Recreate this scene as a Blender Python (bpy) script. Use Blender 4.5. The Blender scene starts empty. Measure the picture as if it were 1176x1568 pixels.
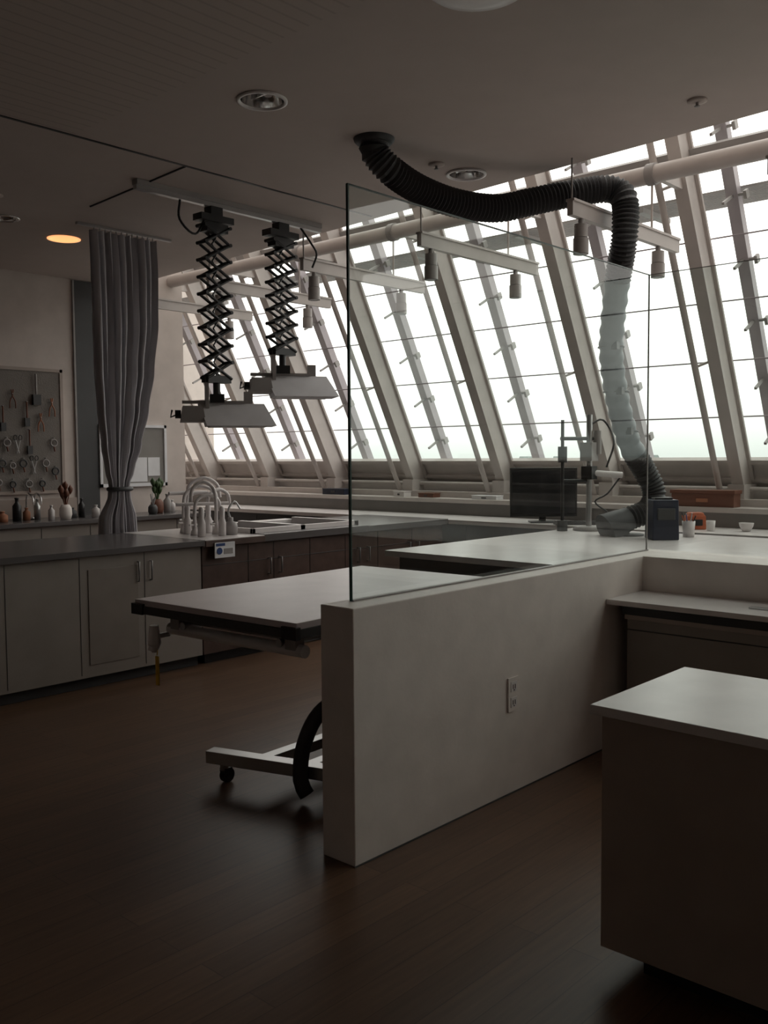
import bpy, math, random
from mathutils import Vector, Matrix
random.seed(4)
sc=bpy.context.scene
V=Vector
# ------------------------------------------------------------------ camera
H=1.5; F=1420.0
yaw=math.radians(42.3); pit=math.radians(3.47); roll=math.radians(0.4)
fw=V((math.cos(yaw),math.sin(yaw),0)); rt=V((math.sin(yaw),-math.cos(yaw),0)); up=V((0,0,1))
cf=fw*math.cos(pit)-up*math.sin(pit); u0=fw*math.sin(pit)+up*math.cos(pit)
cr=rt*math.cos(roll)-u0*math.sin(roll); cu=u0*math.cos(roll)+rt*math.sin(roll)
cam=bpy.data.objects.new('camera',bpy.data.cameras.new('camera')); sc.collection.objects.link(cam)
cam.matrix_world=Matrix(((cr.x,cu.x,-cf.x,0),(cr.y,cu.y,-cf.y,0),(cr.z,cu.z,-cf.z,H),(0,0,0,1)))
cam.data.sensor_fit='VERTICAL'; cam.data.sensor_height=24; cam.data.lens=24*F/1568
sc.camera=cam
# ------------------------------------------------------------------ materials
def mat(n,c,ro=.6,me=0.0,var=.06,scale=6,em=None,bump=0.0,bs=60):
    m=bpy.data.materials.new(n); m.use_nodes=True; nt=m.node_tree; b=nt.nodes['Principled BSDF']
    b.inputs['Roughness'].default_value=ro; b.inputs['Metallic'].default_value=me
    tc=nt.nodes.new('ShaderNodeTexCoord'); no=nt.nodes.new('ShaderNodeTexNoise'); no.inputs['Scale'].default_value=scale
    no.inputs['Detail'].default_value=3
    nt.links.new(tc.outputs['Object'],no.inputs['Vector'])
    cr_=nt.nodes.new('ShaderNodeValToRGB'); e=cr_.color_ramp.elements
    e[0].position=.3; e[1].position=.7
    e[0].color=(*[x*(1-var) for x in c],1); e[1].color=(*[min(1,x*(1+var)) for x in c],1)
    nt.links.new(no.outputs['Fac'],cr_.inputs['Fac']); nt.links.new(cr_.outputs['Color'],b.inputs['Base Color'])
    if em: b.inputs['Emission Color'].default_value=(*em[0],1); b.inputs['Emission Strength'].default_value=em[1]
    if bump:
        n2=nt.nodes.new('ShaderNodeTexNoise'); n2.inputs['Scale'].default_value=bs
        nt.links.new(tc.outputs['Object'],n2.inputs['Vector'])
        bu=nt.nodes.new('ShaderNodeBump'); bu.inputs['Strength'].default_value=bump; bu.inputs['Distance'].default_value=.01
        nt.links.new(n2.outputs['Fac'],bu.inputs['Height']); nt.links.new(bu.outputs['Normal'],b.inputs['Normal'])
    return m
WALL=mat('wall_paint',(.60,.53,.49),.7)
WHITE=mat('white_paint',(.78,.72,.68),.5,bump=.05)
LAM=mat('white_laminate',(.72,.68,.67),.28)
LAMW=mat('warm_grey_laminate',(.38,.31,.27),.45)
DOORM=mat('cabinet_grey',(.27,.235,.21),.5)
DPANEL=mat('cabinet_vent_panel',(.23,.195,.17),.55)
DTOP=mat('dark_counter_top',(.12,.11,.11),.25)
WOOD=mat('dark_wood_cabinet',(.085,.052,.042),.4,var=.2,scale=12)
DK=mat('dark_grey',(.05,.05,.052),.5)
BLK=mat('black_plastic',(.014,.014,.015),.4)
RUB=mat('black_rubber',(.028,.028,.03),.55)
MET=mat('brushed_metal',(.5,.5,.5),.3,.9)
CHR=mat('chrome',(.8,.8,.8),.12,1.0)
STEEL=mat('painted_steel',(.52,.475,.45),.45)
STEELD=mat('grey_steel',(.32,.30,.29),.5)
SPOT=mat('spotlight_grey',(.42,.39,.375),.4)
MAST=mat('mast_steel',(.36,.32,.34),.45)
TABT=mat('table_top_pad',(.62,.55,.56),.35)
CURT=mat('curtain_fabric',(.50,.485,.51),.85,bump=.2,bs=200)
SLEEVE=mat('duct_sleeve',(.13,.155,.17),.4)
YEL=mat('yellow_tag',(.75,.45,.03),.5)
ORG=mat('orange_plastic',(.5,.12,.045),.45)
BLUE=mat('blue_plastic',(.03,.07,.22),.45)
NAVY=mat('navy_housing',(.012,.018,.04),.45)
BROWN=mat('brown_box',(.16,.06,.035),.6)
PAPER=mat('paper',(.8,.8,.82),.7)
BOARD=mat('board_grey',(.25,.235,.22),.7)
GRN=mat('leaf_green',(.05,.09,.03),.6)
CLAY=mat('terracotta',(.36,.15,.08),.7)
PEG=mat('pegboard_grey',(.20,.178,.16),.7,bump=.3,bs=80)
LAMPO=mat('warm_lamp',(.9,.45,.2),.5,em=((1,.48,.2),1.1))
SCREEN=mat('monitor_screen',(.01,.011,.014),.15)
# floor
FL=bpy.data.materials.new('wood_floor'); FL.use_nodes=True; nt=FL.node_tree; b=nt.nodes['Principled BSDF']
tc=nt.nodes.new('ShaderNodeTexCoord'); br=nt.nodes.new('ShaderNodeTexBrick')
br.inputs['Color1'].default_value=(.145,.083,.050,1); br.inputs['Color2'].default_value=(.108,.061,.038,1); br.inputs['Mortar'].default_value=(.075,.043,.027,1)
br.inputs['Scale'].default_value=1; br.inputs['Mortar Size'].default_value=.002; br.inputs['Brick Width'].default_value=1.6; br.inputs['Row Height'].default_value=.11
nt.links.new(tc.outputs['Object'],br.inputs['Vector'])
mp=nt.nodes.new('ShaderNodeMapping'); mp.inputs['Scale'].default_value=(2,28,1); nt.links.new(tc.outputs['Object'],mp.inputs['Vector'])
no=nt.nodes.new('ShaderNodeTexNoise'); no.inputs['Scale'].default_value=2; no.inputs['Detail'].default_value=5; nt.links.new(mp.outputs[0],no.inputs['Vector'])
mx=nt.nodes.new('ShaderNodeMixRGB'); mx.blend_type='MULTIPLY'; mx.inputs['Fac'].default_value=.55
nt.links.new(br.outputs['Color'],mx.inputs[1]); nt.links.new(no.outputs['Fac'],mx.inputs[2])
hs=nt.nodes.new('ShaderNodeHueSaturation'); hs.inputs['Value'].default_value=1.5
nt.links.new(mx.outputs[0],hs.inputs['Color']); nt.links.new(hs.outputs[0],b.inputs['Base Color'])
b.inputs['Roughness'].default_value=.36; b.inputs['Specular IOR Level'].default_value=.4
# ceiling with fine plank lines
CE=bpy.data.materials.new('ceiling_planks'); CE.use_nodes=True; nt=CE.node_tree; b=nt.nodes['Principled BSDF']; b.inputs['Roughness'].default_value=.8
tc=nt.nodes.new('ShaderNodeTexCoord'); wv=nt.nodes.new('ShaderNodeTexWave'); wv.bands_direction='Y'; wv.inputs['Scale'].default_value=4.0; wv.inputs['Distortion'].default_value=0
nt.links.new(tc.outputs['Object'],wv.inputs['Vector'])
rp=nt.nodes.new('ShaderNodeValToRGB'); rp.color_ramp.elements[0].position=0; rp.color_ramp.elements[0].color=(.45,.385,.35,1); rp.color_ramp.elements[1].position=.14; rp.color_ramp.elements[1].color=(.54,.465,.425,1)
nt.links.new(wv.outputs['Fac'],rp.inputs['Fac']); nt.links.new(rp.outputs[0],b.inputs['Base Color'])
CE2=mat('ceiling_paint',(.54,.465,.43),.8,var=.02)
def glassmat(n,tint,refl):
    m=bpy.data.materials.new(n); m.use_nodes=True; nt=m.node_tree; nt.nodes.clear()
    o=nt.nodes.new('ShaderNodeOutputMaterial'); t=nt.nodes.new('ShaderNodeBsdfTransparent')
    g=nt.nodes.new('ShaderNodeBsdfGlossy'); g.inputs['Roughness'].default_value=.02; mi=nt.nodes.new('ShaderNodeMixShader')
    tc=nt.nodes.new('ShaderNodeTexCoord'); nn=nt.nodes.new('ShaderNodeTexNoise'); nn.inputs['Scale'].default_value=1.5
    rp=nt.nodes.new('ShaderNodeValToRGB'); rp.color_ramp.elements[0].color=(*[x*.985 for x in tint],1); rp.color_ramp.elements[1].color=(*tint,1)
    nt.links.new(tc.outputs['Object'],nn.inputs['Vector']); nt.links.new(nn.outputs['Fac'],rp.inputs[0]); nt.links.new(rp.outputs[0],t.inputs[0])
    mi.inputs[0].default_value=refl
    nt.links.new(t.outputs[0],mi.inputs[1]); nt.links.new(g.outputs[0],mi.inputs[2]); nt.links.new(mi.outputs[0],o.inputs[0])
    return m
GLASS=glassmat('green_tint_glass',(.86,.93,.905),.09)
WGL=glassmat('window_glass',(.97,.99,.98),.03)
GEDGE=mat('glass_edge',(.04,.08,.07),.2)
# ------------------------------------------------------------------ mesh builder
class MB:
    def __init__(s): s.v=[];s.f=[];s.m=[];s.sm=[];s.mats=[]
    def mi(s,m):
        if m not in s.mats: s.mats.append(m)
        return s.mats.index(m)
    def add(s,vs,fs,m,smooth=False):
        o=len(s.v); s.v+= [tuple(x) for x in vs]; k=s.mi(m)
        for q in fs: s.f.append(tuple(o+i for i in q)); s.m.append(k); s.sm.append(smooth)
    def box(s,a,b,m):
        x0,y0,z0=a;x1,y1,z1=b
        s.add([(x0,y0,z0),(x1,y0,z0),(x1,y1,z0),(x0,y1,z0),(x0,y0,z1),(x1,y0,z1),(x1,y1,z1),(x0,y1,z1)],
              [(0,3,2,1),(4,5,6,7),(0,1,5,4),(1,2,6,5),(2,3,7,6),(3,0,4,7)],m)
    def obox(s,c,ax,m,taper=1.0):
        c=V(c);a,b,d=[V(x) for x in ax]; vs=[]
        for z,t in ((-1,1),(1,taper)):
            for x,y in ((-1,-1),(1,-1),(1,1),(-1,1)): vs.append(c+a*x*t+b*y*t+d*z)
        s.add(vs,[(0,3,2,1),(4,5,6,7),(0,1,5,4),(1,2,6,5),(2,3,7,6),(3,0,4,7)],m)
    def tube(s,pts,r,m,seg=10,radii=None,cap=True,smooth=True):
        pts=[V(p) for p in pts]; n=len(pts); o=[]; prev=None
        for i,p in enumerate(pts):
            t=(pts[min(i+1,n-1)]-pts[max(i-1,0)]).normalized()
            if prev is None:
                a=V((0,0,1)) if abs(t.z)<.9 else V((1,0,0)); x=t.cross(a).normalized()
            else: x=(prev-t*prev.dot(t)).normalized()
            prev=x; y=t.cross(x); rr=radii[i] if radii else r
            for k in range(seg):
                an=2*math.pi*k/seg; o.append(p+(x*math.cos(an)+y*math.sin(an))*rr)
        fs=[]
        for i in range(n-1):
            for k in range(seg):
                k2=(k+1)%seg; fs.append((i*seg+k,i*seg+k2,(i+1)*seg+k2,(i+1)*seg+k))
        s.add(o,fs,m,smooth)
        if cap:
            s.add(o[:seg],[tuple(reversed(range(seg)))],m); s.add(o[-seg:],[tuple(range(seg))],m)
    def cyl(s,a,b,r,m,seg=14,r1=None): s.tube([a,b],r,m,seg,[r,r if r1 is None else r1])
    def lathe(s,c,prof,m,seg=24):
        c=V(c); vs=[];fs=[]
        for (r,z) in prof:
            for k in range(seg):
                a=2*math.pi*k/seg; vs.append(c+V((r*math.cos(a),r*math.sin(a),z)))
        for i in range(len(prof)-1):
            for k in range(seg):
                k2=(k+1)%seg; fs.append((i*seg+k,i*seg+k2,(i+1)*seg+k2,(i+1)*seg+k))
        s.add(vs,fs,m,True)
    def prism(s,poly,z0,z1,m):
        n=len(poly); vs=[(x,y,z0) for x,y in poly]+[(x,y,z1) for x,y in poly]
        fs=[tuple(reversed(range(n))),tuple(range(n,2*n))]+[(i,(i+1)%n,n+(i+1)%n,n+i) for i in range(n)]
        s.add(vs,fs,m)
    def build(s,name,bevel=0):
        me=bpy.data.meshes.new(name); me.from_pydata(s.v,[],s.f); 
        for m in s.mats: me.materials.append(m)
        me.polygons.foreach_set('material_index',s.m); me.polygons.foreach_set('use_smooth',s.sm); me.update()
        o=bpy.data.objects.new(name,me); sc.collection.objects.link(o)
        if bevel:
            md=o.modifiers.new('bevel','BEVEL'); md.width=bevel; md.segments=2; md.limit_method='ANGLE'; md.angle_limit=math.radians(50)
        return o
def smooth_path(P,step):
    P=[V(p) for p in P]; out=[]
    Q=[P[0]*2-P[1]]+P+[P[-1]*2-P[-2]]
    for i in range(1,len(Q)-2):
        a,b,c,d=Q[i-1:i+3]; L=(c-b).length; n=max(1,int(round(L/step)))
        for k in range(n):
            t=k/n; out.append(.5*((2*b)+(c-a)*t+(2*a-5*b+4*c-d)*t*t+(3*b-a-3*c+d)*t**3))
    out.append(P[-1]); return out
# ------------------------------------------------------------------ room shell
m=MB(); m.box((-3,-5,-.1),(7.4,11,0),FL); m.build('floor')
CZ=3.3
m=MB(); m.prism([(-3,-5),(4.62,-5),(5.67,11),(-3,11)],CZ,CZ+.2,CE2); ceil=m.build('ceiling')
holes=[(3.15,3.68,.115),(4.85,3.68,.115),(3.97,7.15,.12),(3.33,6.86,.1)]
cut=MB()
for x,y,rr in holes: cut.tube([(x,y,CZ-.1),(x,y,CZ+.14)],rr,CE2,32,smooth=False)
co=cut.build('cutter'); md=ceil.modifiers.new('b','BOOLEAN'); md.object=co; md.operation='DIFFERENCE'; md.solver='EXACT'
dg=bpy.context.evaluated_depsgraph_get(); nm=bpy.data.meshes.new_from_object(ceil.evaluated_get(dg))
ceil.modifiers.clear(); ceil.data=nm; bpy.data.objects.remove(co)
m=MB()
m.box((-3,4.83,CZ-.004),(5.2,4.85,CZ-.0005),BLK)
m.tube([(3.52,4.85,CZ-.002),(3.6,6.1,CZ-.002)],.007,BLK,6)
m.build('trim_ceiling_joint')
m=MB(); m.box((-3,-1.0,CZ-.006),(2.75,4.8,CZ-.001),CE); m.build('ceiling_panel')
m=MB(); m.add([(4.64,-5,CZ+.2),(5.69,11,CZ+.2),(5.69,11,6.6),(4.64,-5,6.6)],[(0,1,2,3)],CE2); m.build('wall_clerestory')
m=MB(); m.box((-3,8.7,0),(6.24,8.9,4.2),WALL); m.build('wall_left')
m=MB(); m.box((6.04,8.9,0),(6.24,11,4.2),WALL); m.build('wall_return')
m=MB(); m.box((-3.1,-5,0),(-3,11,CZ),WALL); m.build('wall_back')
m=MB(); m.box((-3,-5.1,0),(8.4,-5,6.6),WALL); m.build('wall_right')
m=MB(); m.box((-3,11,0),(8.4,11.1,6.6),WALL); m.build('wall_far')
DADO=mat('dado_grey',(.20,.185,.175),.6)
m=MB(); m.box((7.4,-5,-.1),(8.15,11,1.02),DADO); m.box((7.37,-5,1.02),(8.15,11,1.06),STEEL); m.build('wall_window')
m=MB(); m.box((7.62,-4.9,1.06),(7.74,10.9,1.12),STEEL); m.box((7.86,-4.9,1.06),(8.02,10.9,1.2),STEEL)
m.tube([(7.8,-4.9,1.2),(7.8,10.9,1.2)],.02,STEEL,8); m.build('trim_sill')
# ------------------------------------------------------------------ sloped windows
S=V((-.466,0,.885)); N=V((.885,0,.466)); Y=V((0,1,0))
ys=[3.02+1.2*k for k in range(-6,7)]
def bar(mb,p0,p1,hy,hn,mt):
    p0=V(p0);p1=V(p1); c=(p0+p1)/2
    mb.obox(c,(Y*hy,N*hn,(p1-p0)/2),mt)
for i,y in enumerate(ys):
    P=V((8,y,1.17)); m=MB()
    bar(m,P-N*.02,P-N*.02+S*5.3,.055,.012,STEEL); bar(m,P-N*.22,P-N*.22+S*4.95,.05,.012,STEEL); bar(m,P-N*.12,P-N*.12+S*5.0,.03,.1,STEEL)
    m.box((7.66,y-.07,1.12),(7.98,y+.07,1.24),STEEL)
    q=P-N*.3+Y*.13
    m.tube([q,q+S*4.75],.026,STEEL,10)
    for s_ in (.0,1.3,2.7,4.0): m.tube([q+S*s_,q+S*s_+N*.12-Y*.1],.012,STEEL,6)
    m.box((q.x-.06,y+.07,1.06),(q.x+.06,y+.19,q.z+.02),STEEL)
    g=P+N*.22-Y*.18
    bar(m,g+S*.0,g+S*5.3,.045,.018,MAST); bar(m,g+N*.05-Y*.03+S*.0,g+N*.05-Y*.03+S*5.3,.008,.03,MAST)
    for j in range(10):
        c=g+S*(.45+.5*j)
        m.obox(c-Y*.08,(Y*.04,N*.012,S*.01),STEELD); m.obox(c-Y*.11-N*.02,(Y*.012,N*.03,S*.03),STEELD)
        m.obox(c-N*.1,(Y*.01,N*.1,S*.01),STEELD)
    y1=y+1.2 if i<len(ys)-1 else 10.98
    G0=P+N*.03
    L=5.3
    m.add([G0+S*.3+Y*.02,G0+S*.3+Y*(y1-y-.02),G0+S*L+Y*(y1-y-.02),G0+S*L+Y*.02],[(0,1,2,3)],WGL)
    cy=(y1-y)/2
    for j in range(10):
        c=G0+S*(.7+.5*j)+Y*cy; m.obox(c,(Y*(cy-.02),N*.004,S*.005),MAST)
    m.obox(G0+S*.1+Y*cy,(Y*(cy),N*.02,S*.2),STEEL)
    m.obox(G0+S*.3+Y*cy-N*.03,(Y*(cy),N*.03,S*.02),STEEL); m.obox(G0+S*.12+Y*cy-N*.04,(Y*(cy),N*.02,S*.015),STEEL)
    m.obox(G0+S*2.85+Y*cy-N*.04,(Y*(cy-.03),N*.04,S*.045),STEELD)
    m.build('window_%d'%(i+1))
m=MB()
m.tube([(6.1,-4.98,3.43),(6.1,10.98,3.43)],.062,STEEL,16)
for y in ys:
    if y<10.9:
        m.tube([(6.1,y-.03,3.43),(6.1,y+.03,3.43)],.075,STEELD,16); m.obox((6.34,y,3.45),((.2,0,0),(0,.02,0),(0,0,.035)),STEEL)
m.build('trim_pipe')
m=MB()
for j in range(12): m.box((7.12+.04*j,-4.9,3.5),(7.135+.04*j,10.9,3.52),STEELD)
for y in ys: m.box((7.1,y+.57,3.46),(7.6,y+.63,3.5),STEELD)
m.build('exterior_catwalk')
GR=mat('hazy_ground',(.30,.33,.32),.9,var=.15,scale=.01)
m=MB(); m.box((9,-3000,-12.2),(6000,6000,-12),GR)
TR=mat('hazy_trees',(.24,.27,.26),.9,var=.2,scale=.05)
o=m.build('ground_outside')
m=MB()
for i in range(160):
    y=-900+i*24; x=900+random.uniform(-60,60); h=random.uniform(8,17); 
    m.obox((x,y,-12+h/2),((8,0,0),(0,14,0),(0,0,h/2)),TR,taper=.6)
m.build('distant_treeline')
# ------------------------------------------------------------------ track light arms
for y in [0.62,1.82,3.02,4.22,5.42,6.62,7.82]:
    m=MB(); x0=5.02
    m.box((x0,y-.02,2.955),(6.5,y+.02,3.045),STEEL); m.box((x0,y-.03,3.04),(6.5,y+.03,3.055),STEEL)
    m.tube([(x0+.02,y,3.05),(x0+.02,y,CZ)],.006,STEELD,8); m.tube([(6.1,y,3.05),(6.1,y,3.37)],.008,STEEL,8)
    for x in (5.15,6.2):
        m.cyl((x,y,2.955),(x,y,2.92),.018,STEELD); m.cyl((x,y,2.92),(x,y,2.84),.043,SPOT,18); m.cyl((x,y,2.835),(x,y,2.74),.048,SPOT,18)
        m.lathe((x,y,2.74),[(.048,0),(.042,-.002),(.034,.03),(.0,.035)],BLK,18)
    m.build('track_spotlight')
# ------------------------------------------------------------------ half wall with glass
m=MB(); m.prism([(2.365,2.307),(4.6,2.307),(4.6,-2),(4.98,-2),(4.98,2.475),(2.365,2.475)],0,.952,WHITE); m.build('wall_half',.004)
m=MB(); m.box((2.36,2.3,0),(4.2,2.306,.004),DK); m.build('baseboard_half')
m=MB()
m.add([(2.485,2.43,.953),(4.885,2.43,.953),(4.885,2.43,2.495),(2.485,2.43,2.495)],[(0,1,2,3)],GLASS)
m.add([(4.885,-2,.953),(4.885,2.43,.953),(4.885,2.43,2.495),(4.885,-2,2.495)],[(0,1,2,3)],GLASS)
m.box((2.48,2.425,.953),(2.486,2.436,2.499),GEDGE); m.box((2.48,2.426,2.495),(4.89,2.434,2.5),GEDGE)
m.box((4.882,-2,2.495),(4.889,2.43,2.499),STEELD); m.box((4.882,2.427,.953),(4.889,2.434,2.5),STEELD)
m.box((2.486,2.42,.953),(4.89,2.44,.958),STEELD)
m.build('glass_partition')
m=MB(); m.box((3.33,2.299,.37),(3.41,2.307,.52),WHITE)
for z in (.41,.48):
    m.box((3.347,2.297,z-.022),(3.393,2.299,z+.022),LAM)
    m.box((3.36,2.296,z-.01),(3.364,2.297,z+.01),BLK); m.box((3.376,2.296,z-.01),(3.38,2.297,z+.01),BLK); m.box((3.367,2.296,z-.018),(3.373,2.297,z-.013),BLK)
m.build('wall_outlet')
m=MB(); m.box((4.2,-2,.742),(4.598,2.305,.768),LAM); m.box((4.26,-2,.69),(4.598,2.25,.742),BLK)
m.box((4.28,-2,.06),(4.598,2.23,.67),DOORM); m.box((4.27,-2,.665),(4.598,2.24,.69),LAMW)
for y in (1.3,.4): m.box((4.277,y,.08),(4.281,y+.003,.66),DK)
m.box((4.276,-2,.61),(4.281,2.23,.616),DK)
m.box((4.33,-2,0),(4.598,2.2,.06),BLK); m.box((4.36,1.55,.768),(4.40,1.65,.776),MET); m.build('built_in_desk',.002)
m=MB(); m.box((2.315,-1.5,.762),(2.936,1.32,.79),LAM); m.box((2.34,-1.5,.08),(2.91,1.295,.762),LAMW)
m.box((2.42,-1.5,0),(2.84,1.2,.08),BLK); m.build('reception_counter',.002)
m=MB(); m.prism([(4.2,2.48),(4.99,2.48),(4.99,-2),(6.42,-2),(6.42,3.82),(4.2,3.82)],.885,.92,LAM)
m.box((4.27,2.5,.0),(6.36,3.76,.885),DK); m.box((5.02,-2,0),(6.36,2.5,.885),DK)
for x in (4.8,5.4,6.0): m.box((x,3.76,.1),(x+.006,3.764,.86),BLK)
m.build('island_worktop',.003)
# ------------------------------------------------------------------ peninsula
m=MB(); m.box((-.5,5.35,.87),(3.99,6.42,.91),DTOP); m.box((-.5,5.4,.08),(3.99,6.38,.87),DOORM); m.box((-.5,5.46,0),(3.99,6.3,.08),DK)
for x in (2.05,2.55,3.04,3.52): m.box((x,5.397,.1),(x+.004,5.401,.86),DK)
m.box((3.1,5.394,.16),(3.47,5.4,.78),DPANEL)
for x in (3.47,3.57): m.tube([(x,5.4,.67),(x,5.38,.67),(x,5.38,.8),(x,5.4,.8)],.006,MET,8)
m.build('grey_base_cabinet',.002)
m=MB(); m.box((4.0,5.4,.08),(6.74,6.38,.86),WOOD); m.box((4.05,5.46,0),(6.7,6.3,.08),BLK)
m.box((4.0,5.36,.86),(4.55,6.42,.91),LAM); m.box((5.7,5.36,.86),(6.78,6.42,.91),DTOP)
m.box((4.55,5.36,.86),(5.7,5.5,.915),DTOP); m.box((4.55,6.3,.86),(5.7,6.42,.93),LAM); m.box((4.55,5.5,.86),(5.7,6.3,.875),DK)
m.box((4.0,5.35,.86),(4.55,5.362,.905),WOOD)
m.box((4.55,5.5,.86),(4.58,6.3,.95),LAM); m.box((5.05,5.5,.86),(5.1,6.3,.95),LAM); m.box((5.67,5.5,.86),(5.72,6.3,.95),LAM); m.box((4.55,5.5,.86),(5.72,5.53,.95),LAM)
for x in (4.42,4.67,5.05,5.45,5.85,6.3): m.box((x,5.397,.1),(x+.005,5.401,.85),BLK)
m.box((4.0,5.397,.72),(6.74,5.401,.725),BLK)
for x in (4.62,4.73,5.6,5.72,6.25,6.37):
    m.tube([(x,5.4,.61),(x,5.37,.61),(x,5.37,.73),(x,5.4,.73)],.007,MET,8)
m.build('dark_sink_cabinet',.002)
m=MB(); m.box((4.07,5.34,.775),(4.25,5.349,.885),PAPER); m.box((4.08,5.338,.86),(4.16,5.34,.88),BLUE); m.cyl((4.11,5.337,.825),(4.11,5.341,.825),.025,BLUE); m.box((4.15,5.338,.80),(4.23,5.34,.84),STEELD); m.build('safety_sign')
m=MB()
def goose(x,y,h,dx,dy,r=.014):
    m.lathe((x,y,.912),[(.0,0),(.035,0),(.03,.03),(.018,.05),(.018,.06)],LAM,14)
    P=[(x,y,.95),(x,y,.912+h*.6),(x+dx*.1,y+dy*.1,.912+h*.88),(x+dx*.5,y+dy*.5,.912+h),(x+dx*.9,y+dy*.9,.912+h*.88),(x+dx,y+dy,.912+h*.62)]
    m.tube(smooth_path(P,.02),r,LAM,8); m.tube([(x-.05,y,.99),(x+.05,y,.99)],.008,LAM,8)
for x,y,h,dx,dy in ((4.2,5.75,.30,.2,-.05),(4.28,6.0,.36,.25,-.1),(4.36,5.7,.40,-.16,.1),(4.47,5.95,.33,.22,.0),(4.42,6.15,.42,.25,-.1),(4.5,6.3,.3,.2,-.2)): goose(x,y,h,dx,dy)
for x,y in ((4.15,5.6),(4.3,5.55),(4.4,5.85),(4.24,5.9)):
    m.lathe((x,y,.912),[(.0,0),(.03,0),(.03,.1),(.02,.13),(.022,.2),(.012,.22),(0,.22)],LAM,14)
m.tube([(4.14,5.9,1.14),(4.52,5.75,1.14)],.014,LAM,8); m.tube([(4.18,6.05,1.22),(4.5,6.0,1.22)],.014,LAM,8)
m.build('laboratory_tap_cluster')
m=MB()
m.lathe((4.42,5.6,.911),[(0,0),(.05,0),(.055,.06),(.045,.09),(.02,.1),(.02,.13),(0,.13)],STEELD,16); m.tube(smooth_path([(4.42,5.6,1.03),(4.40,5.6,1.1),(4.46,5.6,1.16),(4.5,5.58,1.1)],.02),.008,MET,8)
m.build('soap_dispenser')
# ------------------------------------------------------------------ back counter and clutter
m=MB(); m.box((0,8.06,.87),(6.1,8.67,.91),DTOP); m.box((0,8.12,.08),(6.08,8.67,.87),DOORM); m.box((0,8.18,0),(6.0,8.67,.08),DK)
for i in range(12): m.box((.5*i+.2,8.116,.1),(.5*i+.206,8.121,.85),BLK)
m.box((0,8.665,.91),(4.88,8.699,1.1),LAMW); m.build('back_counter',.002)
def jar(x,y,z,r,h,mt,name,sticks=0,leaf=False,smt=None):
    m=MB(); m.lathe((x,y,z),[(0,0),(r*.8,0),(r,h*.3),(r*.95,h*.75),(r*.6,h),(r*.55,h),(r*.5,h*.8),(0,h*.75)],mt,16)
    for i in range(sticks):
        a=random.uniform(0,6.28); t=random.uniform(.2,.5)*h*1.6; q=(x+math.cos(a)*t*.5,y+math.sin(a)*t*.3,z+h+random.uniform(.6,1.3)*h)
        m.tube([(x,y,z+h*.7),q],.005,smt or BROWN,5)
        if leaf: m.lathe(q,[(0,-.05),(.02,-.02),(.028,.01),(0,.05)],smt or GRN,6)
    return m.build(name)
jar(4.55,8.3,.911,.06,.14,WHITE,'brush_jar',9,True,BROWN)
jar(5.62,8.35,.911,.07,.15,BROWN,'potted_plant',12,True,GRN)
jar(5.5,8.25,.911,.05,.1,DK,'utensil_pot',6,False,MET)
bott=[(4.1,.04,.22,BLK),(4.22,.035,.12,CLAY),(4.33,.03,.2,MET),(4.4,.03,.14,LAM),(4.68,.045,.1,DK),(4.78,.03,.19,BLK),(4.9,.04,.12,LAM),(5.0,.03,.16,DK),(5.75,.04,.2,STEELD),(5.86,.035,.13,LAM),(5.95,.03,.22,DK),(3.95,.05,.1,CLAY)]
for x,rr,h,mt in bott:
    m=MB(); m.lathe((x,8.3+random.uniform(-.1,.15),.911),[(0,0),(rr,0),(rr,h*.65),(rr*.4,h*.8),(rr*.4,h*.93),(rr*.5,h*.94),(rr*.5,h),(0,h)],mt,14); m.build('supply_bottle')
m=MB()
for x in (4.28,4.36): 
    m.tube(smooth_path([(x,8.55,.912),(x,8.55,1.1),(x,8.5,1.16),(x,8.42,1.12),(x,8.41,1.06)],.02),.009,CHR,8)
m.lathe((4.32,8.55,.911),[(0,0),(.07,0),(.06,.02),(0,.02)],CHR,14); m.build('counter_faucet')
m=MB(); m.box((3.2,8.665,1.17),(4.73,8.699,2.36),PEG)
for a,b_ in (((3.2,8.655,1.15),(4.75,8.699,1.18)),((3.2,8.655,2.35),(4.75,8.699,2.38)),((4.72,8.655,1.15),(4.75,8.699,2.38))): m.box(a,b_,LAMW)
m.build('pegboard')
m=MB()
def tool(x,z,k):
    y=8.64
    m.tube([(x,8.664,z),(x,y-.01,z)],.004,MET,5)
    if k==0:
        m.tube([(x,y,z),(x,y,z-.16)],.008,BROWN,6); m.box((x-.025,y-.01,z-.24),(x+.025,y+.01,z-.16),DK)
    elif k==1:
        for sx in (-1,1):
            pts=[(x+sx*.025+.018*math.cos(t*.785),y,z-.02+.025*math.sin(t*.785)) for t in range(9)]
            m.tube(pts,.004,BLK,5); m.tube([(x+sx*.025,y,z-.045),(x-sx*.01,y,z-.17)],.005,MET,5)
    elif k==2:
        m.tube([(x,y,z+.12),(x,y,z-.1)],.01,STEELD,6); m.box((x-.04,y-.02,z-.18),(x+.04,y+.015,z-.08),BLK)
    elif k==3:
        for sx in (-1,1): m.tube(smooth_path([(x+sx*.03,y,z-.14),(x+sx*.025,y,z-.07),(x,y,z-.02),(x-sx*.01,y,z+.04)],.02),.006,CLAY if x>4.4 else BROWN,6)
    else:
        R=.028+.012*((int(x*100)*7)%3)/2
        pts=[(x+R*math.cos(t*.524),y,z-.05+R*math.sin(t*.524)) for t in range(13)]; m.tube(pts,.008,STEELD if k==4 else DK,6)
        m.tube([(x,y,z-.05-R),(x+.01,y,z-.1-R)],.008,BROWN,5)
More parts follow.
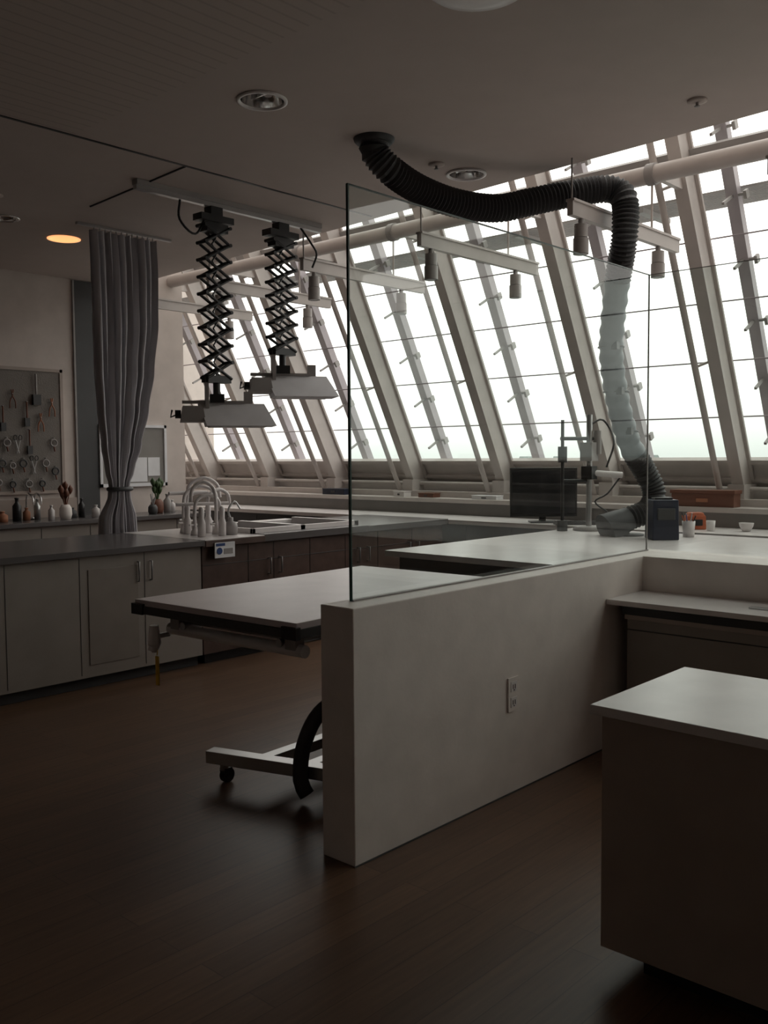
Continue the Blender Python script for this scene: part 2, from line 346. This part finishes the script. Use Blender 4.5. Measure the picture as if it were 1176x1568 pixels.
tl=[(4.0,2.1,1),(4.12,2.0,0),(4.22,2.12,3),(4.36,2.05,0),(4.46,2.2,2),(4.62,2.05,3),(4.02,1.75,5),(4.15,1.7,4),(4.26,1.72,1),(4.38,1.78,0),(4.5,1.9,3),(4.63,1.7,4),(4.0,1.5,3),(4.1,1.5,5),(4.2,1.48,4),(4.31,1.5,5),(4.42,1.52,1),(4.54,1.5,4),(4.64,1.42,5),(4.06,1.32,4),(4.2,1.3,5),(4.36,1.3,4),(4.5,1.3,5),(3.8,2.0,2),(3.6,1.9,0),(3.4,2.0,1),(3.8,1.5,3),(3.55,1.5,4)]
for a in tl: tool(*a)
m.build('hanging_hand_tools')
m=MB(); m.box((4.91,8.68,0),(5.15,8.699,3.29),DK); m.box((4.895,8.675,0),(4.912,8.699,3.29),STEELD); m.build('door_1')
m=MB(); m.box((5.17,8.675,1.22),(5.95,8.699,1.83),BOARD)
for a,b_ in (((5.15,8.66,1.19),(5.97,8.699,1.225)),((5.15,8.66,1.82),(5.97,8.699,1.85)),((5.15,8.66,1.19),(5.18,8.699,1.85)),((5.94,8.66,1.19),(5.97,8.699,1.85))): m.box(a,b_,PAPER)
m.box((5.5,8.67,1.24),(5.72,8.675,1.5),PAPER); m.box((5.73,8.668,1.3),(5.88,8.675,1.5),PAPER)
m.build('notice_board')
# ------------------------------------------------------------------ curtain
prof=[(3.26,3.85,4.46),(3.0,3.86,4.47),(2.6,3.87,4.46),(2.2,3.88,4.41),(1.9,3.90,4.35),(1.6,3.93,4.27),(1.4,3.96,4.20),(1.28,3.99,4.15),(1.2,3.98,4.16),(1.0,3.89,4.21),(.6,3.87,4.25),(.02,3.85,4.27)]
def ip(z):
    for (z0,a0,b0),(z1,a1,b1) in zip(prof,prof[1:]):
        if z<=z0 and z>=z1:
            t=(z0-z)/(z0-z1); t=t*t*(3-2*t); return a0+(a1-a0)*t,b0+(b1-b0)*t
    return prof[-1][1:]
vs=[];fs=[];nx=160;nz=70
for j in range(nz+1):
    z=3.26+(0.02-3.26)*j/nz; a,b_=ip(z); w=(b_-a)/.58
    for i in range(nx+1):
        t=i/nx; ph=t*2*math.pi*10+.5*math.sin(z*1.3+t*5)
        yy=6.56+(.018+.013*w)*math.sin(ph)+.008*math.sin(ph*.43+z*.8)
        xx=a+(b_-a)*t+.006*math.sin(ph*1.7+z*2)
        vs.append((xx,yy,z))
for j in range(nz):
    for i in range(nx):
        k=j*(nx+1)+i; fs.append((k,k+1,k+nx+2,k+nx+1))
m=MB(); m.add(vs,fs,CURT,True)
m.tube([(4.07+.095*math.cos(t*.3927),6.56+.065*math.sin(t*.3927),1.25) for t in range(17)],.018,DK,8,cap=False)
for i in range(12): m.tube([(3.9+i*.048,6.56,3.255),(3.9+i*.048,6.56,3.285)],.006,MET,6)
m.box((3.75,6.545,3.28),(4.6,6.575,3.298),MET)
m.build('tied_curtain')
# ------------------------------------------------------------------ scissor lamps
m=MB(); m.box((3.45,5.28,3.235),(5.1,5.32,3.265),MET); m.box((3.45,5.27,3.265),(5.1,5.33,3.299),STEELD)
m.tube(smooth_path([(3.8,5.3,3.24),(3.78,5.28,3.1),(3.9,5.27,3.02),(4.02,5.3,3.18)],.03),.008,BLK,6)
m.tube(smooth_path([(4.9,5.3,3.24),(4.98,5.26,3.12),(5.02,5.25,3.05),(5.0,5.28,2.95)],.03),.008,BLK,6)
m.build('ceiling_light_rail')
def scissor(x,y,ztop,zbot,n,hd,ax):
    m=MB(); m.box((x-.14,y-.05,ztop),(x+.14,y+.05,ztop+.045),BLK); m.box((x-.05,y-.04,ztop+.04),(x+.05,y+.04,3.234),BLK)
    m.box((x-.09,y-.045,ztop-.07),(x+.09,y+.045,ztop-.01),BLK)
    zt=ztop-.03; dz=(zt-zbot)/n; hw=.105
    for i in range(n):
        z0=zt-dz*i; z1=z0-dz
        for yy,sg in ((y-.04,1),(y+.04,1)):
            m.tube([(x-hw*sg,yy,z0),(x+hw*sg,yy,z1)],.0105,BLK,6); m.tube([(x+hw*sg,yy,z0),(x-hw*sg,yy,z1)],.0105,BLK,6)
        for sx in (-1,1): m.cyl((x+sx*hw,y-.055,z0),(x+sx*hw,y+.055,z0),.013,BLK,8)
        m.cyl((x,y-.05,(z0+z1)/2),(x,y+.05,(z0+z1)/2),.013,BLK,8)
        m.tube(smooth_path([(x-.02,y,z0),(x+.03,y+.02,z0-dz*.5),(x-.02,y,z1)],.03),.006,BLK,5)
    m.box((x-.1,y-.04,zbot-.03),(x+.1,y+.04,zbot+.02),BLK)
    a=V(ax).normalized(); b_=V((-a.y,a.x,0)); Z=V((0,0,1)); c=V((x,y,hd))+a*.02
    m.cyl((x,y,zbot-.02),(x,y,zbot-.13),.025,BLK); m.obox(V((x,y,zbot-.14)),(a*.05,b_*.05,Z*.03),BLK)
    m.tube([V((x,y,zbot-.15)),V((x,y,hd+.06))],.015,BLK,8)
    m.obox(V((x,y,hd+.085))-a*.02,(a*.22,b_*.03,Z*.01),STEELD)
    A0=c-a*.10; A1=c+a*.36
    pts=[A0-b_*.17-Z*.085,A1-b_*.17-Z*.085+a*.02,A1+b_*.14-Z*.085+a*.02,A0+b_*.14-Z*.085,
         A0-b_*.02+Z*.075-a*.05,A1-b_*.02+Z*.075-a*.05,A1+b_*.1+Z*.075-a*.05,A0+b_*.1+Z*.075-a*.05]
    m.add(pts,[(0,3,2,1),(4,5,6,7),(0,1,5,4),(1,2,6,5),(2,3,7,6),(3,0,4,7)],PAPER)
    m.obox(c-a*.19+Z*.0,(a*.085,b_*.12,Z*.055),STEELD,taper=.8)
    m.obox(c-a*.09+Z*.15,(a*.012,b_*.06,Z*.11),STEELD); m.obox(c+a*.2+Z*.11,(a*.03,b_*.02,Z*.05),STEELD)
    m.cyl(c-a*.31,c-a*.27,.03,BLK); m.tube([c-a*.29,c-a*.34-Z*.02,c-a*.33+Z*.03],.008,BLK,6)
    m.obox(c+a*.12-Z*.088,(a*.2,b_*.12,Z*.003),PAPER)
    m.build('scissor_arm_lamp')
scissor(4.08,5.3,3.13,2.05,9,1.80,(.83,-.56,0))
scissor(4.70,5.3,3.13,2.29,8,2.03,(.83,-.56,0))
# ------------------------------------------------------------------ ceiling fixtures
for k,(x,y,rr) in enumerate(holes):
    m=MB()
    if k<2:
        m.lathe((x,y,CZ),[(rr+.014,-.002),(rr+.014,-.01),(rr-.002,-.012),(rr-.006,0)],LAM,32)
        m.lathe((x,y,CZ),[(rr-.006,0),(rr-.02,.08),(rr-.04,.125),(0,.127)],CHR,32)
        for dx in (-.04,.04): m.cyl((x+dx,y,CZ+.125),(x+dx,y,CZ+.03),.02,LAM)
        m.box((x-.003,y-.08,CZ+.02),(x+.003,y+.08,CZ+.1),CHR)
    else:
        m.lathe((x,y,CZ),[(rr+.012,-.002),(rr+.012,-.006),(rr-.006,-.008),(rr-.008,0),(rr-.012,.03),(0,.032)],LAMPO if k==2 else CHR,32)
    m.build('recessed_downlight')
m=MB(); m.lathe((2.95,2.18,CZ-.001),[(.205,0),(.205,-.012),(.19,-.022),(.13,-.032),(0,-.036)],LAM,40); m.build('ceiling_dome_light')
for x,y in ((4.67,2.07),(4.56,3.69),(3.0,6.3)):
    m=MB(); m.lathe((x,y,CZ-.001),[(.05,0),(.05,-.008),(.03,-.012),(0,-.012)],CE2,20); m.cyl((x,y,CZ-.012),(x,y,CZ-.03),.008,STEELD,8); m.lathe((x,y,CZ-.03),[(.015,0),(.015,-.003),(0,-.004)],STEELD,12); m.build('fire_sprinkler')
# ------------------------------------------------------------------ exhaust duct
D=[(3.96,3.66,3.29),(3.97,3.66,3.22),(4.07,3.62,3.13),(4.3,3.6,3.07),(4.56,3.53,3.03),(4.82,3.42,3.03),(5.0,3.3,3.08),(5.2,3.16,3.14),(5.37,3.02,3.18),(5.45,2.94,3.17),(5.45,2.88,3.08),(5.44,2.88,2.85),(5.53,2.97,2.63),(5.63,3.06,2.35),(5.75,3.13,2.145),(5.89,3.15,1.845),(6.04,3.14,1.57),(6.17,3.09,1.38),(6.22,3.04,1.22),(6.17,3.06,1.1),(6.05,3.15,1.04)]
path=smooth_path(D,.013)
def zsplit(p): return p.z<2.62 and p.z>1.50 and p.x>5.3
m=MB(); seg=24
runs=[];cur=[];st=None
for p in path:
    q=zsplit(p)
    if st is None or q==st: cur.append(p)
    else: cur.append(p); runs.append((st,cur)); cur=[p]
    st=q
runs.append((st,cur))
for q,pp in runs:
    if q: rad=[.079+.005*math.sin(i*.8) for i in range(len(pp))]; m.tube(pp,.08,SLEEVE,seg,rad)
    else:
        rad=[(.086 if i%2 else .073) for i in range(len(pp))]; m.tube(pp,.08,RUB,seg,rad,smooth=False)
m.lathe((3.96,3.66,CZ-.001),[(.075,-.03),(.1,-.028),(.115,-.012),(.118,0)],RUB,32)
for z in (2.22,1.93,1.66):
    p=min(path,key=lambda p:abs(p.z-z)+(10 if p.x<5.3 else 0)); x,y=p.x,p.y
    m.tube([(x+.085*math.cos(t*.3927),y+.085*math.sin(t*.3927),z) for t in range(17)],.006,DK,6,cap=False); m.obox((x-.06,y-.065,z),((.02,0,0),(0,.02,0),(0,0,.025)),BLK)
e=V(D[-1]); d=V((-.75,.45,-.35)).normalized()
m.tube([e,e+d*.05,e+d*.06,e+d*.2],.09,DK,24,[.085,.09,.095,.115])
m.tube([e+d*.06-V((0,0,.08)),V((e.x,e.y,.925))],.02,DK,8)
m.lathe((e.x,e.y,.921),[(0,0),(.11,0),(.11,.012),(0,.014)],DK,20)
m.build('flexible_exhaust_duct')
# ------------------------------------------------------------------ island equipment
m=MB()
x,y=6.28,3.60
m.lathe((x,y,.921),[(0,0),(.12,0),(.12,.02),(.03,.035),(0,.035)],STEELD,20)
m.tube([(x,y,.93),(x,y,1.8)],.022,MET,12); m.obox((x,y,1.52),((.05,0,0),(0,.05,0),(0,0,.07)),STEELD); m.obox((x,y,1.36),((.04,0,0),(0,.045,0),(0,0,.05)),BLK)
m.tube([(x-.18,y+.14,1.62),(x+.06,y-.04,1.62)],.014,BLK,8)
m.tube([(x-.17,y+.13,1.0),(x-.17,y+.13,1.76)],.013,BLK,8); m.cyl((x-.17,y+.13,1.44),(x-.17,y+.13,1.56),.035,BLK)
m.tube([(x-.17,y+.13,1.3),(x,y,1.3)],.012,BLK,8); m.cyl((x-.17,y+.13,.921),(x-.17,y+.13,1.0),.04,BLK)
m.tube([(x,y,1.36),(x-.02+.2,y-.18,1.34)],.025,LAM,10); m.cyl((x+.05,y-.04,1.5),(x+.05,y-.04,1.68),.03,STEELD)
m.tube(smooth_path([(x,y,1.72),(x+.1,y-.06,1.76),(x+.16,y-.12,1.6),(x+.12,y-.08,1.4)],.03),.008,BLK,6)
m.tube(smooth_path([(x+.18,y-.16,1.32),(x+.1,y-.1,1.2),(x+.02,y-.04,1.14),(x+.1,y-.1,1.06)],.03),.007,BLK,6)
m.build('stereo_microscope_stand')
m=MB(); a=V((.67,-.74,0)); b_=V((.74,.67,0)); c=V((5.93,2.84,.921+.135))
m.obox(c,(a*.09,b_*.1,V((0,0,.135))),NAVY,taper=.94); m.obox(c+V((0,0,.14)),(a*.06,b_*.05,V((0,0,.01))),BLK); m.obox(c-b_*.1+V((0,0,.04)),(a*.06,b_*.006,V((0,0,.04))),DK)
m.build('fume_filter_unit',.006)
m=MB(); c=(6.2,2.77,.921); m.lathe(c,[(0,0),(.038,0),(.045,.11),(.041,.11),(.035,.01),(0,.01)],LAM,18)
for i in range(8):
    an=i*.8; m.tube([(c[0],c[1],c[2]+.02),(c[0]+.05*math.cos(an),c[1]+.05*math.sin(an),c[2]+.15+.01*(i%3))],.004,[BLUE,MET,BLK,ORG][i%4],5)
m.build('pencil_cup')
m=MB(); m.box((6.8,-5,.86),(7.39,10.9,.9),LAM); m.box((6.85,-5,.06),(7.39,10.9,.86),DK); m.box((6.9,-5,0),(7.39,10.9,.06),BLK)
for i in range(30): m.box((6.846,-4.8+.5*i,.1),(6.851,-4.794+.5*i,.84),BLK)
m.build('window_worktop',.002)
m=MB(); a=V((.67,-.74,0)); nrm=V((-.74,-.67,0)); Z=V((0,0,1)); c=V((6.99,4.46,1.17))
m.obox(c,(a*.295,nrm*.018,Z*.215),BLK); m.obox(c+nrm*.019,(a*.28,nrm*.002,Z*.19),SCREEN); m.obox(c-nrm*.03,(a*.15,nrm*.02,Z*.11),BLK)
m.obox(c-nrm*.05-Z*.14,(a*.03,nrm*.012,Z*.115),BLK); m.obox(c-nrm*.02+V((0,0,-.262)),(a*.12,nrm*.08,Z*.006),BLK)
m.build('computer_monitor',.004)
m=MB(); c=V((6.97,4.1,.901)); 
m.obox(c+V((0,0,.012)),(a*.2,nrm*.06,Z*.012),BLK)
for i in range(12):
    for j in range(4): m.obox(c+a*(-.18+.033*i)+nrm*(-.04+.028*j)+Z*.027,(a*.013,nrm*.011,Z*.004),DK)
m.build('keyboard')
m=MB(); c=V((7.1,3.12,.901)); m.obox(c+Z*.055,(a*.075,b_*.05,Z*.055),ORG,taper=.95); m.obox(c+Z*.12,(a*.066,b_*.045,Z*.014),ORG,taper=.8); m.obox(c-b_*.05+Z*.055,(a*.045,b_*.006,Z*.025),BLK); m.build('orange_storage_bin',.02)
for x,y,rr in ((7.12,2.72,.055),(7.15,2.5,.05),(7.2,2.3,.06)):
    m=MB(); m.lathe((x,y,.901),[(0,0),(rr*.5,0),(rr*.9,.04),(rr,.065),(rr*.94,.065),(rr*.8,.03),(0,.012)],LAM,20); m.build('white_bowl')
for x,y in ((7.0,2.95),(7.25,3.4)):
    m=MB(); m.lathe((x,y,.901),[(0,0),(.03,0),(.035,.08),(.031,.08),(.027,.01),(0,.01)],LAM,16); m.tube(smooth_path([(x+.033,y,.97),(x+.06,y,.95),(x+.055,y,.93),(x+.031,y,.92)],.01),.005,LAM,6); m.build('white_mug')
m=MB(); m.box((7.42,2.94,1.061),(7.56,3.47,1.17),BROWN); m.box((7.41,2.93,1.17),(7.57,3.48,1.2),BROWN); m.box((7.405,3.15,1.1),(7.41,3.25,1.13),CLAY); m.build('brown_storage_box',.004)
for x,y,w,h,mt,n in ((7.46,7.4,.35,.06,NAVY,'blue_folder'),(7.46,6.1,.2,.04,BROWN,'wooden_tray'),(7.46,5.3,.3,.03,PAPER,'paper_stack'),(7.46,4.9,.12,.08,LAM,'small_carton'),(7.46,6.5,.15,.05,LAM,'paper_tray'),(7.46,2.3,.35,.1,STEELD,'tool_case')):
    m=MB(); m.box((x,y,1.061),(x+.12,y+w,1.061+h),mt); m.box((x-.004,y-.004,1.061+h),(x+.124,y+w+.004,1.061+h+.008),mt); m.box((x-.006,y+w*.4,1.061+h*.3),(x,y+w*.6,1.061+h*.7),DK); m.build(n,.003)
# ------------------------------------------------------------------ wheeled table
m=MB(); an=math.radians(3); A=V((math.cos(an),math.sin(an),0)); Bq=V((-math.sin(an),math.cos(an),0))
c0=V((2.27,3.56,0)); L=1.54; Wd=1.0
cen=c0+A*L/2-Bq*Wd/2
m.obox(cen+Z*.862,(A*L/2,Bq*Wd/2,Z*.013),TABT); m.obox(cen+Z*.832,(A*(L/2+.006),Bq*(Wd/2+.006),Z*.018),DK)
for sx in (-1,1):
    for sy in (-1,1): m.obox(cen+A*sx*(L/2)+Bq*sy*(Wd/2-.03)+Z*.835,(A*.014,Bq*.04,Z*.024),BLK)
m.obox(cen+Z*.79,(A*(L/2-.14),Bq*(Wd/2-.18),Z*.025),STEELD)
for k in (-L/2+.13,L/2-.13): m.tube([cen+A*k+Bq*(Wd/2-.08)+Z*.735,cen+A*k-Bq*(Wd/2-.08)+Z*.735],.026,LAM,12)
for k in (-.3,.3): m.tube([cen+Bq*k-A*(L/2-.1)+Z*.76,cen+Bq*k+A*(L/2-.1)+Z*.76],.018,MET,10)
for k in (-L/2+.13,L/2-.13):
    for q in (-.36,.36): m.obox(cen+A*k+Bq*q+Z*.775,(A*.025,Bq*.03,Z*.045),STEELD)
w0=cen-A*(L/2-.06)+Bq*(Wd/2-.08)+Z*.71
m.tube([w0-A*.02,w0+A*.06],.012,MET,8); m.tube([w0+A*-.02+Z*.05,w0-A*.02-Z*.03],.018,LAM,8,radii=[.02,.03]); m.tube([w0-A*.02-Z*.03,w0-A*.02-Z*.07],.03,LAM,10,radii=[.03,.012]); m.tube([w0-A*.02-Z*.02,w0-A*.04-Z*.06],.014,LAM,8)
m.obox(w0+V((-.02,-.02,-.15)),(Bq*.011,A*.003,Z*.065),YEL); m.tube([w0-Z*.02,w0+V((-.02,-.02,-.08))],.003,YEL,5)
for k in (.12,.5):
    m.obox(cen+A*k+Z*.5,(A*.05,Bq*.06,Z*.28),STEELD); m.obox(cen+A*k+Z*.25,(A*.065,Bq*.075,Z*.15),DK)
P0=V((2.58,3.45,0)); P1=V((2.82,2.70,0)); P2=P0+A*1.0; P3=P1+A*.75
def beam(a,b,z,w,h,mt):
    d=(b-a); t=d.normalized(); n=V((-t.y,t.x,0)); m.obox((a+b)/2+Z*z,(d/2,n*w,Z*h),mt)
beam(P0,P1,.12,.035,.028,MET); beam(P2,P3,.12,.035,.028,MET); beam((P0*.65+P1*.35),(P2*.65+P3*.35),.12,.03,.024,MET); beam((P0*.35+P1*.65),(P2*.35+P3*.65),.12,.03,.024,MET)
for a0,b0 in ((P0,P1),(P2,P3)):
    for w1 in (a0+(b0-a0)*.1,a0+(b0-a0)*.9):
        m.cyl(w1+Z*.092,w1+Z*.06,.02,STEELD); m.obox(w1+A*.01+Z*.06,(A*.022,Bq*.02,Z*.01),BLK)
        m.tube([w1+A*.015+Z*.034-Bq*.014,w1+A*.015+Z*.034+Bq*.014],.034,RUB,16)
arc=smooth_path([(3.0,2.66,.52),(2.86,2.8,.47),(2.76,2.9,.38),(2.70,2.94,.24),(2.67,2.93,.1),(2.68,2.9,.036)],.03); m.tube(arc,.034,RUB,12)
m.build('wheeled_examination_table',.003)
# ------------------------------------------------------------------ world
w=bpy.data.worlds.new('overcast_sky'); sc.world=w; w.use_nodes=True; nt=w.node_tree; bg=nt.nodes['Background']
tc=nt.nodes.new('ShaderNodeTexCoord'); sp=nt.nodes.new('ShaderNodeSeparateXYZ'); nt.links.new(tc.outputs['Generated'],sp.inputs[0])
rp=nt.nodes.new('ShaderNodeValToRGB'); rp.color_ramp.elements[0].position=.0; rp.color_ramp.elements[0].color=(.50,.50,.47,1); rp.color_ramp.elements[1].position=.12; rp.color_ramp.elements[1].color=(1,.955,.90,1)
nt.links.new(sp.outputs['Z'],rp.inputs[0]); nt.links.new(rp.outputs[0],bg.inputs[0]); bg.inputs[1].default_value=2.3
sc.view_settings.view_transform='Standard'; sc.view_settings.look='None'
